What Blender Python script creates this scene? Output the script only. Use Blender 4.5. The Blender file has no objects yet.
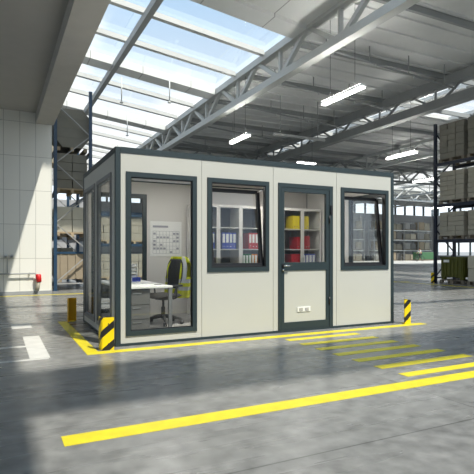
import bpy, bmesh, math, random
from mathutils import Vector, Matrix
random.seed(7)
sc = bpy.context.scene
COL = sc.collection
PI = math.pi

# ---------------------------------------------------------------- materials
def mat(name, col, rough=0.5, metal=0.0, var=0.0, scale=6.0, bump=0.0, emit=None, estr=0.0, spec=0.5, stretch=None):
    m = bpy.data.materials.new(name); m.use_nodes = True
    nt = m.node_tree; b = nt.nodes['Principled BSDF']
    b.inputs['Base Color'].default_value = (*col, 1)
    b.inputs['Roughness'].default_value = rough
    b.inputs['Metallic'].default_value = metal
    b.inputs['Specular IOR Level'].default_value = spec
    if var or bump:
        tc = nt.nodes.new('ShaderNodeTexCoord'); n = nt.nodes.new('ShaderNodeTexNoise')
        n.inputs['Scale'].default_value = scale; n.inputs['Detail'].default_value = 5
        src = tc.outputs['Object']
        if stretch:
            mp = nt.nodes.new('ShaderNodeMapping'); mp.inputs['Scale'].default_value = stretch
            nt.links.new(src, mp.inputs['Vector']); src = mp.outputs['Vector']
        nt.links.new(src, n.inputs['Vector'])
        if var:
            r = nt.nodes.new('ShaderNodeValToRGB')
            r.color_ramp.elements[0].position = .3; r.color_ramp.elements[1].position = .7
            r.color_ramp.elements[0].color = tuple(max(0, c*(1-var)) for c in col)+(1,)
            r.color_ramp.elements[1].color = tuple(min(1, c*(1+var)) for c in col)+(1,)
            nt.links.new(n.outputs['Fac'], r.inputs['Fac']); nt.links.new(r.outputs['Color'], b.inputs['Base Color'])
        if bump:
            bp = nt.nodes.new('ShaderNodeBump'); bp.inputs['Strength'].default_value = bump
            bp.inputs['Distance'].default_value = .01
            nt.links.new(n.outputs['Fac'], bp.inputs['Height']); nt.links.new(bp.outputs['Normal'], b.inputs['Normal'])
    if emit:
        b.inputs['Emission Color'].default_value = (*emit, 1); b.inputs['Emission Strength'].default_value = estr
    return m

def glass_mat(name, tint=(1, 1, 1), refl=0.06, rough=0.0, edge=.5):
    m = bpy.data.materials.new(name); m.use_nodes = True
    nt = m.node_tree; nt.nodes.clear()
    out = nt.nodes.new('ShaderNodeOutputMaterial'); mix = nt.nodes.new('ShaderNodeMixShader')
    t = nt.nodes.new('ShaderNodeBsdfTransparent'); g = nt.nodes.new('ShaderNodeBsdfGlossy')
    t.inputs['Color'].default_value = (*tint, 1); g.inputs['Roughness'].default_value = rough
    lw = nt.nodes.new('ShaderNodeLayerWeight'); lw.inputs['Blend'].default_value = .25
    mr = nt.nodes.new('ShaderNodeMapRange')
    mr.inputs['To Min'].default_value = refl; mr.inputs['To Max'].default_value = edge
    nt.links.new(lw.outputs['Facing'], mr.inputs['Value']); nt.links.new(mr.outputs['Result'], mix.inputs['Fac'])
    nt.links.new(t.outputs[0], mix.inputs[1]); nt.links.new(g.outputs[0], mix.inputs[2])
    nt.links.new(mix.outputs[0], out.inputs['Surface'])
    return m

def stripe_mat():
    m = mat('hazard_stripes', (.8, .6, .02), .45)
    nt = m.node_tree; b = nt.nodes['Principled BSDF']
    tc = nt.nodes.new('ShaderNodeTexCoord'); sp = nt.nodes.new('ShaderNodeSeparateXYZ')
    nt.links.new(tc.outputs['Object'], sp.inputs[0])
    a = nt.nodes.new('ShaderNodeMath'); a.operation = 'SUBTRACT'
    nt.links.new(sp.outputs['Z'], a.inputs[0])
    s0 = nt.nodes.new('ShaderNodeMath'); s0.operation = 'SUBTRACT'
    nt.links.new(sp.outputs['X'], s0.inputs[0]); nt.links.new(sp.outputs['Y'], s0.inputs[1])
    s1 = nt.nodes.new('ShaderNodeMath'); s1.operation = 'MULTIPLY'; s1.inputs[1].default_value = .8
    nt.links.new(s0.outputs[0], s1.inputs[0]); nt.links.new(s1.outputs[0], a.inputs[1])
    a2 = nt.nodes.new('ShaderNodeMath'); a2.operation = 'ADD'; a2.inputs[1].default_value = 2.34
    nt.links.new(a.outputs[0], a2.inputs[0])
    d = nt.nodes.new('ShaderNodeMath'); d.operation = 'DIVIDE'; d.inputs[1].default_value = .235
    nt.links.new(a2.outputs[0], d.inputs[0])
    f = nt.nodes.new('ShaderNodeMath'); f.operation = 'FRACT'; nt.links.new(d.outputs[0], f.inputs[0])
    g = nt.nodes.new('ShaderNodeMath'); g.operation = 'GREATER_THAN'; g.inputs[1].default_value = .60
    nt.links.new(f.outputs[0], g.inputs[0])
    mx = nt.nodes.new('ShaderNodeMix'); mx.data_type = 'RGBA'
    mx.inputs['A'].default_value = (.85, .62, .0, 1); mx.inputs['B'].default_value = (.012, .012, .012, 1)
    nt.links.new(g.outputs[0], mx.inputs['Factor']); nt.links.new(mx.outputs['Result'], b.inputs['Base Color'])
    return m

def floor_mat():
    m = bpy.data.materials.new('polished_concrete'); m.use_nodes = True
    nt = m.node_tree; b = nt.nodes['Principled BSDF']
    tc = nt.nodes.new('ShaderNodeTexCoord')
    def noise(scale, detail, st=(1, 1, 1)):
        mp = nt.nodes.new('ShaderNodeMapping'); mp.inputs['Scale'].default_value = st
        n = nt.nodes.new('ShaderNodeTexNoise'); n.inputs['Scale'].default_value = scale; n.inputs['Detail'].default_value = detail
        nt.links.new(tc.outputs['Object'], mp.inputs[0]); nt.links.new(mp.outputs[0], n.inputs['Vector']); return n
    n1 = noise(.55, 6, (.35, 1.2, 1)); n2 = noise(7, 8); n3 = noise(2.0, 4, (.25, 2.5, 1))
    r = nt.nodes.new('ShaderNodeValToRGB')
    r.color_ramp.elements[0].position = .32; r.color_ramp.elements[1].position = .7
    r.color_ramp.elements[0].color = (.125, .127, .124, 1); r.color_ramp.elements[1].color = (.285, .287, .279, 1)
    av = nt.nodes.new('ShaderNodeMath'); av.operation = 'ADD'
    m1 = nt.nodes.new('ShaderNodeMath'); m1.operation = 'MULTIPLY'; m1.inputs[1].default_value = .36
    m2 = nt.nodes.new('ShaderNodeMath'); m2.operation = 'MULTIPLY'; m2.inputs[1].default_value = .64
    nt.links.new(n1.outputs['Fac'], m1.inputs[0]); nt.links.new(n2.outputs['Fac'], m2.inputs[0])
    nt.links.new(m1.outputs[0], av.inputs[0]); nt.links.new(m2.outputs[0], av.inputs[1])
    nt.links.new(av.outputs[0], r.inputs['Fac'])
    # expansion joints every 6 m
    br = nt.nodes.new('ShaderNodeTexBrick'); br.offset = 0
    br.inputs['Scale'].default_value = 1; br.inputs['Brick Width'].default_value = 6; br.inputs['Row Height'].default_value = 6
    br.inputs['Mortar Size'].default_value = .006
    br.inputs['Color1'].default_value = br.inputs['Color2'].default_value = (1, 1, 1, 1); br.inputs['Mortar'].default_value = (.45, .45, .45, 1)
    mpb = nt.nodes.new('ShaderNodeMapping'); mpb.inputs['Location'].default_value = (4.0, 3.9, 0)
    nt.links.new(tc.outputs['Object'], mpb.inputs[0]); nt.links.new(mpb.outputs[0], br.inputs['Vector'])
    mx = nt.nodes.new('ShaderNodeMix'); mx.data_type = 'RGBA'; mx.blend_type = 'MULTIPLY'; mx.inputs['Factor'].default_value = 1
    nt.links.new(r.outputs['Color'], mx.inputs['A']); nt.links.new(br.outputs['Color'], mx.inputs['B'])
    nt.links.new(mx.outputs['Result'], b.inputs['Base Color'])
    rr = nt.nodes.new('ShaderNodeMapRange'); rr.inputs['To Min'].default_value = .14; rr.inputs['To Max'].default_value = .42
    nt.links.new(n3.outputs['Fac'], rr.inputs['Value']); nt.links.new(rr.outputs['Result'], b.inputs['Roughness'])
    b.inputs['Specular IOR Level'].default_value = .4
    return m

def grid_mat(name, col, bw, rh, mortar=.008, off=0.0, loc=(0, 0, 0), axis='XZ', dark=.55, rough=.5):
    """flat panels with thin joints"""
    m = mat(name, col, rough); nt = m.node_tree; b = nt.nodes['Principled BSDF']
    tc = nt.nodes.new('ShaderNodeTexCoord'); sp = nt.nodes.new('ShaderNodeSeparateXYZ'); cb = nt.nodes.new('ShaderNodeCombineXYZ')
    nt.links.new(tc.outputs['Object'], sp.inputs[0])
    nt.links.new(sp.outputs[axis[0]], cb.inputs[0]); nt.links.new(sp.outputs[axis[1]], cb.inputs[1])
    mp = nt.nodes.new('ShaderNodeMapping'); mp.inputs['Location'].default_value = loc
    nt.links.new(cb.outputs[0], mp.inputs[0])
    br = nt.nodes.new('ShaderNodeTexBrick'); br.offset = off
    br.inputs['Scale'].default_value = 1; br.inputs['Brick Width'].default_value = bw; br.inputs['Row Height'].default_value = rh
    br.inputs['Mortar Size'].default_value = mortar
    br.inputs['Color1'].default_value = (*col, 1); br.inputs['Color2'].default_value = (*[c*.96 for c in col], 1)
    br.inputs['Mortar'].default_value = (*[c*dark for c in col], 1)
    nt.links.new(mp.outputs[0], br.inputs['Vector']); nt.links.new(br.outputs['Color'], b.inputs['Base Color'])
    return m

M = dict(
    floor=floor_mat(),
    panel=mat('cabin_white_panel', (.515, .515, .47), .45, var=.015, scale=2),
    slate=mat('slate_frame', (.021, .036, .041), .42),
    black=mat('black_gasket', (.012, .012, .014), .4),
    white=mat('white_paint', (.78, .78, .75), .5),
    inner=mat('cabin_inner_wall', (.66, .64, .61), .6),
    innerfloor=mat('cabin_vinyl_floor', (.33, .32, .31), .4, var=.05),
    glass=glass_mat('window_glass', (.975, .985, .98), .03, 0, .2),
    skyglass=glass_mat('skylight_glass', (.97, .97, .96), .03, .05, .3),
    steel=mat('light_grey_steel', (.58, .59, .57), .45, var=.04, scale=1.5),
    steel2=mat('mid_grey_steel', (.32, .335, .335), .5, var=.05, scale=1.5),
    steel3=mat('pale_steel_bars', (.62, .64, .63), .45),
    fascia=mat('white_fascia', (.72, .73, .71), .5),
    concrete=mat('mezzanine_concrete', (.50, .485, .45), .8, var=.04, scale=3),
    concrete2=mat('soffit_panel', (.42, .41, .385), .8, var=.03, scale=3),
    blue=mat('blue_rack_steel', (.016, .05, .10), .4),
    navy=mat('dark_navy_steel', (.012, .018, .035), .45),
    brace=mat('galvanised_brace', (.34, .34, .33), .5, .1),
    wood=mat('pallet_wood', (.42, .33, .22), .8, var=.12, scale=8),
    wood2=mat('dull_pallet_wood', (.20, .17, .13), .8, var=.12, scale=8),
    carton=mat('grey_beige_carton', (.36, .335, .27), .7, var=.05, scale=3),
    carton2=mat('brown_carton', (.30, .25, .18), .7, var=.06, scale=3),
    carton3=mat('cream_carton', (.52, .49, .40), .7, var=.05, scale=3),
    cartond=mat('dark_taupe_carton', (.20, .19, .155), .7, var=.05, scale=3),
    olive=mat('olive_plastic', (.085, .09, .012), .5),
    yellow=mat('yellow_line_paint', (.66, .56, .02), .5, var=.10, scale=9),
    whiteline=mat('white_line_paint', (.60, .60, .57), .55, var=.12, scale=5),
    hazard=stripe_mat(),
    orange=mat('amber_guard_paint', (.80, .45, .01), .45),
    red=mat('red_plastic', (.55, .01, .012), .4),
    redb=mat('red_board', (.50, .01, .02), .5),
    blueb=mat('blue_board', (.03, .06, .38), .5),
    yelb=mat('yellow_board', (.80, .62, .01), .5),
    greenb=mat('green_board', (.01, .16, .05), .5),
    orab=mat('orange_board', (.75, .22, .01), .5),
    paper=mat('paper_white', (.82, .82, .80), .7),
    ink=mat('grey_ink', (.35, .36, .40), .7),
    cabinet=mat('light_grey_cabinet', (.62, .60, .57), .45),
    cabdark=mat('cabinet_taupe_back', (.16, .145, .13), .6),
    grey=mat('mid_grey_laminate', (.25, .25, .24), .5),
    deskgrey=mat('dark_grey_drawer_front', (.13, .13, .125), .5),
    sunfloor=mat('painted_sunlit_floor', (.66, .66, .64), .5, var=.05, scale=.6),  # sunlight on the far floor put into the colour
    desk=mat('white_desk_laminate', (.85, .85, .82), .35),
    alu=mat('brushed_aluminium', (.50, .50, .50), .3, .8),
    chrome=mat('chrome', (.7, .7, .7), .15, 1),
    mesh=mat('black_chair_mesh', (.02, .02, .02), .8, bump=.3, scale=80),
    seat=mat('taupe_seat_fabric', (.085, .08, .07), .85, bump=.3, scale=60),
    plastic=mat('dark_grey_plastic', (.045, .045, .045), .4),
    hivis=mat('hi_vis_yellow', (.68, .72, .0), .6),
    silver=mat('reflective_silver', (.60, .61, .62), .35, .2),
    midgrey=mat('mid_grey_frame', (.19, .195, .20), .4), lampin=mat('cabin_lamp_tube', (1, 1, 1), .5, emit=(1, .97, .92), estr=26),
    deckfill=mat('added_deck_fill_glow', (1, 1, 1), .5, emit=(1, .98, .93), estr=34),  # glow for the strips added to brighten the roof deck
    lamp=mat('lamp_tube', (1, 1, 1), .5, emit=(1, .98, .93), estr=7),
    lampoff=mat('grey_pipe_paint', (.45, .46, .45), .5),
    wallgrey=grid_mat('hall_wall_panels', (.40, .405, .415), 3.0, 1.2, .02),
    block=grid_mat('white_wall_panels', (.80, .80, .74), .43, 1.0, .006, loc=(-.1, -.04, 0), dark=.5),
    windowlit=glass_mat('clerestory_glass', (.9, .95, 1), .05, .1, .3),
    skin=mat('skin', (.5, .3, .2), .6),
    trousers=mat('dark_trousers', (.02, .022, .03), .8),
    shirt=mat('white_shirt', (.8, .8, .8), .8),
    hair=mat('dark_hair', (.02, .015, .01), .7),
    rubber=mat('tyre_rubber', (.02, .02, .02), .8),
    greenm=mat('green_tarpaulin', (.06, .16, .08), .8),
)

def deck_mat():
    m = mat('ribbed_metal_deck', (.74, .74, .72), .5); nt = m.node_tree; b = nt.nodes['Principled BSDF']
    tc = nt.nodes.new('ShaderNodeTexCoord'); n = nt.nodes.new('ShaderNodeTexNoise'); n.inputs['Scale'].default_value = .35
    n.inputs['Detail'].default_value = 5
    nt.links.new(tc.outputs['Object'], n.inputs['Vector'])
    r = nt.nodes.new('ShaderNodeValToRGB'); r.color_ramp.elements[0].position = .35; r.color_ramp.elements[1].position = .65
    r.color_ramp.elements[0].color = (.68, .69, .68, 1); r.color_ramp.elements[1].color = (.84, .85, .83, 1)
    nt.links.new(n.outputs['Fac'], r.inputs['Fac']); nt.links.new(r.outputs['Color'], b.inputs['Base Color'])
    return m
M['deck'] = deck_mat()
M['fascia'] = grid_mat('white_fascia_panels', (.74, .75, .73), 2.4, 60, .02, axis='XY', dark=.5)

# ---------------------------------------------------------------- builders
class MB:
    def __init__(s): s.v = []; s.f = []; s.mi = []; s.m = 0; s.sm = []
    def add(s, vs, fs, smooth=False):
        b = len(s.v); s.v += [tuple(v) for v in vs]
        for f in fs: s.f.append(tuple(b+i for i in f)); s.mi.append(s.m); s.sm.append(smooth)
        return s
    def box(s, x0, y0, z0, x1, y1, z1, bev=0.0):
        if x1 < x0: x0, x1 = x1, x0
        if y1 < y0: y0, y1 = y1, y0
        if z1 < z0: z0, z1 = z1, z0
        if bev:
            bm = bmesh.new(); bmesh.ops.create_cube(bm, size=1)
            for v in bm.verts:
                v.co = Vector((x0 if v.co.x < 0 else x1, y0 if v.co.y < 0 else y1, z0 if v.co.z < 0 else z1))
            bmesh.ops.bevel(bm, geom=bm.edges[:], offset=bev, segments=2, affect='EDGES', profile=.5)
            bm.verts.index_update()
            s.add([v.co for v in bm.verts], [[v.index for v in f.verts] for f in bm.faces]); bm.free(); return s
        return s.add([(x0,y0,z0),(x1,y0,z0),(x1,y1,z0),(x0,y1,z0),(x0,y0,z1),(x1,y0,z1),(x1,y1,z1),(x0,y1,z1)],
                     [(0,3,2,1),(4,5,6,7),(0,1,5,4),(1,2,6,5),(2,3,7,6),(3,0,4,7)])
    def bar(s, a, b, w, h=None, up=(0, 0, 1)):
        """rectangular bar from a to b"""
        a = Vector(a); b = Vector(b); h = h or w; d = (b-a).normalized(); up = Vector(up)
        if abs(d.dot(up)) > .98: up = Vector((1, 0, 0))
        x = d.cross(up).normalized(); y = x.cross(d).normalized()
        vs = [p + x*i*w/2 + y*j*h/2 for p in (a, b) for i, j in ((-1,-1),(1,-1),(1,1),(-1,1))]
        return s.add(vs, [(0,3,2,1),(4,5,6,7),(0,1,5,4),(1,2,6,5),(2,3,7,6),(3,0,4,7)])
    def tube(s, pts, r, n=10, cap=True):
        pts = [Vector(p) for p in pts]; rs = r if isinstance(r, (list, tuple)) else [r]*len(pts)
        vs = []; fs = []; px = None
        for i, p in enumerate(pts):
            d = (pts[min(i+1, len(pts)-1)] - pts[max(i-1, 0)]).normalized()
            if px is None:
                u = Vector((0, 0, 1)) if abs(d.z) < .9 else Vector((1, 0, 0)); px = d.cross(u).normalized()
            else: px = (px - d*px.dot(d)).normalized()
            py = d.cross(px)
            for k in range(n):
                t = 2*PI*k/n; vs.append(p + (px*math.cos(t) + py*math.sin(t))*rs[i])
        for i in range(len(pts)-1):
            for k in range(n):
                k2 = (k+1) % n; fs.append((i*n+k, i*n+k2, (i+1)*n+k2, (i+1)*n+k))
        if cap: fs.append(tuple(range(n))[::-1]); fs.append(tuple(range((len(pts)-1)*n, len(pts)*n)))
        return s.add(vs, fs, True)
    def prism(s, poly, axis, a, b):
        """poly: 2-D outline; axis 'X','Y','Z' extruded a..b"""
        n = len(poly)
        def P(u, w, t): return {'X': (t, u, w), 'Y': (u, t, w), 'Z': (u, w, t)}[axis]
        vs = [P(u, w, a) for u, w in poly] + [P(u, w, b) for u, w in poly]
        fs = [tuple(range(n)), tuple(range(n, 2*n))[::-1]] + [(i, n+i, n+(i+1) % n, (i+1) % n) for i in range(n)]
        return s.add(vs, fs)
    def build(s, name, mats, parent=None, origin=None):
        o0 = Vector(origin) if origin is not None else (Vector(parent['_o']) if parent is not None and '_o' in parent else Vector((0, 0, 0)))
        me = bpy.data.meshes.new(name)
        me.from_pydata([Vector(v)-o0 for v in s.v], [], s.f)
        for mm in (mats if isinstance(mats, (list, tuple)) else [mats]): me.materials.append(mm)
        for p, i, sm in zip(me.polygons, s.mi, s.sm): p.material_index = i; p.use_smooth = sm
        bm = bmesh.new(); bm.from_mesh(me); bmesh.ops.recalc_face_normals(bm, faces=bm.faces); bm.to_mesh(me); bm.free()
        o = bpy.data.objects.new(name, me); COL.objects.link(o)
        if parent is not None:
            o.parent = parent
            o['_o'] = tuple(o0)
        else: o.location = o0; o['_o'] = tuple(o0)
        return o

def tag(o, label=None, cat=None, group=None, kind=None):
    if label: o['label'] = label
    if cat: o['category'] = cat
    if group: o['group'] = group
    if kind: o['kind'] = kind
    return o
def thing(name, loc, label, cat, group=None, kind=None):
    o = bpy.data.objects.new(name, None); COL.objects.link(o); o.location = loc; o['_o'] = tuple(loc); o.empty_display_size = .1
    return tag(o, label, cat, group, kind)
KIDS = {}
def copy_tree(o, parent=None):
    c = o.copy(); COL.objects.link(c)
    if parent is not None: c.parent = parent
    for ch in [x for x in COL.objects if x.parent == o]: copy_tree(ch, c)
    return c
def B(*a, bev=0.0): return MB().box(*a, bev=bev)
def struct(mb, name, m, parent=None, label=None):
    o = mb.build(name, m, parent)
    if parent is None: tag(o, label, None, None, 'structure')
    return o

# ================================================================= HALL
# floor, thick slab
struct(B(-16, -16, -.3, 62, 52, 0), 'floor', M['floor'])

# roof: glazed west bay (x<8.7), solid deck, glazed strip, deck
def zr(x): return 9.45 + .124*(8.7-x) if x < 8.7 else 9.45
sky = thing('window_1', (0, 0, 9.4), None, None, kind='structure')
def slope_slab(x0, x1, y0, y1, t, dz=0.0):
    mb = MB(); za, zb = zr(x0)+dz, zr(x1)+dz
    return mb.add([(x0,y0,za),(x1,y0,zb),(x1,y1,zb),(x0,y1,za),(x0,y0,za+t),(x1,y0,zb+t),(x1,y1,zb+t),(x0,y1,za+t)],
                  [(0,3,2,1),(4,5,6,7),(0,1,5,4),(1,2,6,5),(2,3,7,6),(3,0,4,7)])
slope_slab(-12, 8.7, -12, 5.4, .012, .12).build('skylight_pane', M['skyglass'], sky)
slope_slab(-12, 8.7, 8.9, 50, .012, .12).build('skylight_pane', M['skyglass'], sky)
slope_slab(8.7, 62, -12, -1, .012, .12).build('skylight_pane', M['skyglass'], sky)  # unseen pane, stretched to the right to add light under the deck
slope_slab(18, 19.6, -1, 28, .012, .12).build('skylight_pane', M['skyglass'], sky)
slope_slab(21.6, 24, -1, 15, .012, .12).build('skylight_pane', M['skyglass'], sky)
# opaque white fascia strips across the glazing
slope_slab(-12, 8.5, 5.4, 8.05, .3, -.2).build('white_fascia_strip', M['fascia'], sky)
for y in (8.5, 16.5, 24.5, 32.5, 40.5):
    slope_slab(-12, 8.5, y-.45, y+.45, .35, -.32).build('white_fascia_strip', M['fascia'], sky)
MB().box(-12, -7.87, 9.1, 24, -6.53, 9.4).build('white_fascia_strip', M['fascia'], sky)
# mullions running down the slope
for y in (-3.95, ):
    slope_slab(-12, 24, y-.13, y+.13, .22, -.12).build('mullion', M['steel'], sky)
slope_slab(-12, 8.5, -.75, -.45, .22, -.12).build('mullion', M['steel'], sky)
for k in range(17):
    y = 8.5 + 8/3*k
    if k % 3 == 0 or y > 49: continue
    slope_slab(-12, 8.5, y-.11, y+.11, .2, -.14).build('mullion', M['steel'], sky)
for k in range(6):
    y = 5.0 + 4*k
    slope_slab(18, 19.6, y-.12, y+.12, .26, -.2).build('mullion', M['steel'], sky)
# ridge beam + rafter along y
for x in (3.5, -3.2):
    z = zr(x)
    MB().box(x-.11, 5.6, z-.5, x+.11, 50, z-.22).build('ridge_beam', M['steel2'], sky)
# solid deck with ribs (pieces)
def deck(x0, x1, y0, y1, name='ceiling'):
    o = struct(slope_slab(x0, x1, y0, y1, .2, .02), name, M['deck'])
    mb = MB(); y = y0+.3
    while y < y1:
        mb.box(x0, y, zr(x1)-.05, x1, y+.1, zr(x1)+.02); y += 1.0
    mb.build('ceiling_rib', M['deck'], o)
    return o
deck(8.9, 18, -1, 50)
deck(19.6, 21.6, -1, 50)
deck(18, 19.6, 28, 50)
deck(21.6, 24, 15, 50)
deck(24, 38, -1, 50)
deck(38, 62, -1, 23)
deck(38, 62, 41.0, 50)
slope_slab(38, 62, 23, 41.0, .012, .1).build('skylight_pane', M['skyglass'], sky)
# purlins along x under the deck
for k in range(12):
    y = 1.5 + 4*k
    o = struct(MB().box(8.9, y-.06, 9.2, 62, y+.06, 9.43), 'ceiling_purlin', M['steel2'])

# back wall and right wall with clerestory windows
struct(MB().box(-16, 50, 0, 62, 50.3, 7.0), 'wall_back', M['wallgrey'])
struct(MB().box(-16, 50, 8.5, 62, 50.3, 10.9), 'wall_back_upper', M['wallgrey'])
w2 = thing('window_2', (0, 50, 7), None, None, kind='structure')
MB().box(-16, 50.12, 7.0, 62, 50.15, 8.5).build('pane', M['windowlit'], w2)
for i in range(40):
    x = -16 + 2*i
    MB().box(x-.1, 50.02, 7.0, x+.1, 50.28, 8.5).build('mullion', M['slate'], w2)
struct(MB().box(-16, -15.3, 0, 62, -15, 4.4), 'wall_front', M['wallgrey'])
w4 = thing('added_window_4', (0, -15.2, 4.4), None, None, kind='structure')  # unseen glazed band, added to let light onto the deck
MB().box(-16, -15.16, 4.4, 62, -15.13, 9.8).build('pane', M['windowlit'], w4)
for i in range(20):
    x = -16 + 4*i
    MB().box(x-.1, -15.28, 4.4, x+.1, -15.02, 9.8).build('mullion', M['slate'], w4)
struct(MB().box(-9.3, -15, 0, -9, 50, .9).box(-9.3, 9.2, .9, -9, 50, 4.8).box(-9.3, -15, 4.8, -9, 50, 12.3), 'wall_far_left', M['wallgrey'])
w5 = thing('added_window_5', (-9.15, 0, .9), None, None, kind='structure')  # unseen window band, added to light the cabin's left side and the soffit
MB().box(-9.16, -15, .9, -9.13, 9.2, 4.8).build('pane', M['windowlit'], w5)
for i in range(9):
    y = -14.9 + 2.98*i
    MB().box(-9.28, y-.08, .9, -9.02, y+.08, 4.8).build('mullion', M['slate'], w5)
struct(MB().box(61.7, -15, 0, 62, 50, .7).box(61.7, -15, .7, 62, 33, 3.0).box(61.7, 49, .7, 62, 50, 3.0).box(61.7, -15, 3.0, 62, 50, 7.0), 'wall_right', M['wallgrey'])
w6 = thing('window_6', (61.8, 41, .7), None, None, kind='structure')
MB().box(61.8, 33, .7, 61.83, 49, 3.0).build('pane', M['windowlit'], w6)
for i in range(9):
    MB().box(61.72, 33+2*i-.08, .7, 61.98, 33+2*i+.08, 3.0).build('mullion', M['slate'], w6)
struct(MB().box(61.7, -12, 8.4, 62, 50, 9.5), 'wall_right_upper', M['wallgrey'])
w3 = thing('window_3', (61.8, 0, 7), None, None, kind='structure')
MB().box(61.8, -12, 7.0, 61.83, 50, 8.4).build('pane', M['windowlit'], w3)
for i in range(30):
    y = -12 + 2.1*i
    MB().box(61.72, y-.1, 7.0, 61.98, y+.1, 8.4).build('mullion', M['slate'], w3)

# roof trusses along y
def truss_y(x, y0, y1, n, m, label, zb=8.0, zt=9.3, w=.22, chord=.2, order=0, diag=.09):
    t = thing('roof_truss', (x, y0, zb), label, 'truss', 'steel roof trusses spanning the hall')
    MB().box(x-w/2, y0, zt-chord, x+w/2, y1, zt).build('top_chord', m, t)
    MB().box(x-w/2, y0, zb, x+w/2, y1, zb+chord).build('bottom_chord', m, t)
    s = (y1-y0)/n
    for i in range(n):
        a = y0+s*i; c = a+s/2
        MB().bar((x, a, zt-.1), (x, c, zb+.1), diag).build('web_bar', m, t)
        MB().bar((x, c, zb+.1), (x, a+s, zt-.1), diag).build('web_bar', m, t)
        MB().bar((x, c, zb+.1), (x, c, zt-.1), diag*.8).build('web_post', m, t)
    return t
truss_y(8.7, .75, 49.5, 13, M['steel'], 'pale grey roof truss nearest the cabin, between the glazed bay and the metal deck', zt=9.45, w=.34, chord=.28, diag=.16)
truss_y(17.3, .75, 49.5, 13, M['steel2'], 'dark grey truss with the thick box chord, crossing the upper right of the picture', zb=7.95, w=.45, chord=.42)
truss_y(26.3, -10.5, 49.5, 16, M['steel3'], 'pale thin roof truss beyond the thick dark box truss')
truss_y(35, -10.5, 49.5, 14, M['steel3'], 'fourth roof truss from the glazed bay, beyond the pale thin one')
truss_y(44, -10.5, 49.5, 14, M['steel2'], 'fifth roof truss from the glazed bay, small and grey')
truss_y(53, -10.5, 49.5, 14, M['steel2'], 'sixth and farthest roof truss, near the end wall')
# cross trusses along x
def truss_x(y, x0, x1, n, m, label):
    t = thing('roof_truss', (x0, y, 7.7), label, 'truss', 'steel roof trusses spanning the hall')
    MB().box(x0, y-.1, 8.9, x1, y+.1, 9.1).build('top_chord', m, t)
    MB().box(x0, y-.1, 7.6, x1, y+.1, 7.78).build('bottom_chord', m, t)
    s = (x1-x0)/n
    for i in range(n):
        a = x0+s*i
        MB().bar((a, y, 9.0), (a+s/2, y, 7.7), .12).build('web_bar', m, t)
        MB().bar((a+s/2, y, 7.7), (a+s, y, 9.0), .12).build('web_bar', m, t)
    return t
truss_x(27, 9.2, 60, 16, M['steel2'], 'cross truss running left to right behind the hanging lamps')
truss_x(38.5, 9.2, 60, 16, M['steel3'], 'farthest cross truss running left to right near the end wall')

# sprinkler pipes with hangers below deck
ordn = ['nearest', 'second nearest', 'third nearest', 'fourth nearest', 'farthest']
for i, y in enumerate((8.6, 12.4, 16.3, 21, 25.5)):
    t = thing('sprinkler_pipe', (9.2, y, 8.5), f'thin dark sprinkler pipe hung under the metal deck, {ordn[i]} of five', 'pipe', 'sprinkler pipes under the deck')
    MB().tube([(9.0, y, 8.95), (16.8, y, 8.45)], .045, 8).build('pipe', M['steel2'], t)
    for k in range(4):
        x = 9.8 + 2.1*k; z = 8.95 - (x-9.0)*.5/7.8
        MB().tube([(x, y, z), (x, y, 9.4)], .025, 6).build('hanger_rod', M['steel2'], t)
        MB().tube([(x+.3, y, z-.02), (x+.3, y, z-.14)], [.03, .05], 8).build('sprinkler_head', M['steel3'], t)
# conduit
t = thing('hanging_duct', (11.3, 14.85, 7.2), 'long pale grey round duct hung level under the deck', 'duct')
MB().tube([(11.2, 14.85, 7.2), (14.35, 14.85, 7.2)], .075, 12).build('pipe', M['lampoff'], t)
for x in (11.6, 13.9): MB().tube([(x, 14.85, 7.26), (x, 14.85, 9.2)], .02, 6).build('hanger_rod', M['steel2'], t)

# hanging tube lamps
def lamp(a, b, label, z=6.5, up=True):
    cx, cy = (a[0]+b[0])/2, (a[1]+b[1])/2
    t = thing('hanging_lamp', (cx, cy, z), label, 'lamp', 'fluorescent lamps hung in the hall')
    A = Vector((a[0], a[1], z)); Bv = Vector((b[0], b[1], z))
    d = (Bv-A).normalized()
    MB().bar(A, Bv, .22, .07).build('housing', M['white'], t)
    MB().bar(A+d*.04+Vector((0, 0, -.06)), Bv-d*.04+Vector((0, 0, -.06)), .17, .06).build('diffuser', M['lamp'], t)
    if up: MB().bar(A+d*.05+Vector((0, 0, .04)), Bv-d*.05+Vector((0, 0, .04)), .19, .01).build('added_deck_fill', M['deckfill'], t)  # unseen glowing strip added on top to brighten the roof deck
    for q in (.2, .8):
        p = A.lerp(Bv, q); MB().tube([p+Vector((0, 0, .035)), (p.x, p.y, 9.3)], .007, 6).build('suspension_wire', M['black'], t)
lamp((9.0, 5.6), (9.0, 7.75), 'bright tube lamp hanging highest and nearest, above the cabin door')
lamp((8.72, 12.8), (8.72, 14.7), 'bright tube lamp hanging beneath the pale truss, left of the others')
lamp((18.3, 12.2), (18.3, 14.4), 'bright tube lamp hanging over the right end of the cabin')
lamp((26.7, 18.5), (26.7, 20.5), 'small tube lamp hanging just left of the dark rack post, lower than its neighbour')
lamp((45.5, 32.6), (45.5, 35.6), 'distant tube lamp seen over the middle row of the right rack')
lamp((14.3, 17.4), (15.6, 17.4), 'short dim tube lamp just above the cabin roof edge', 6.5, False)
lamp((35.5, 19.0), (35.5, 21.4), 'small distant tube lamp by the rack post top', 6.9)

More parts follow.
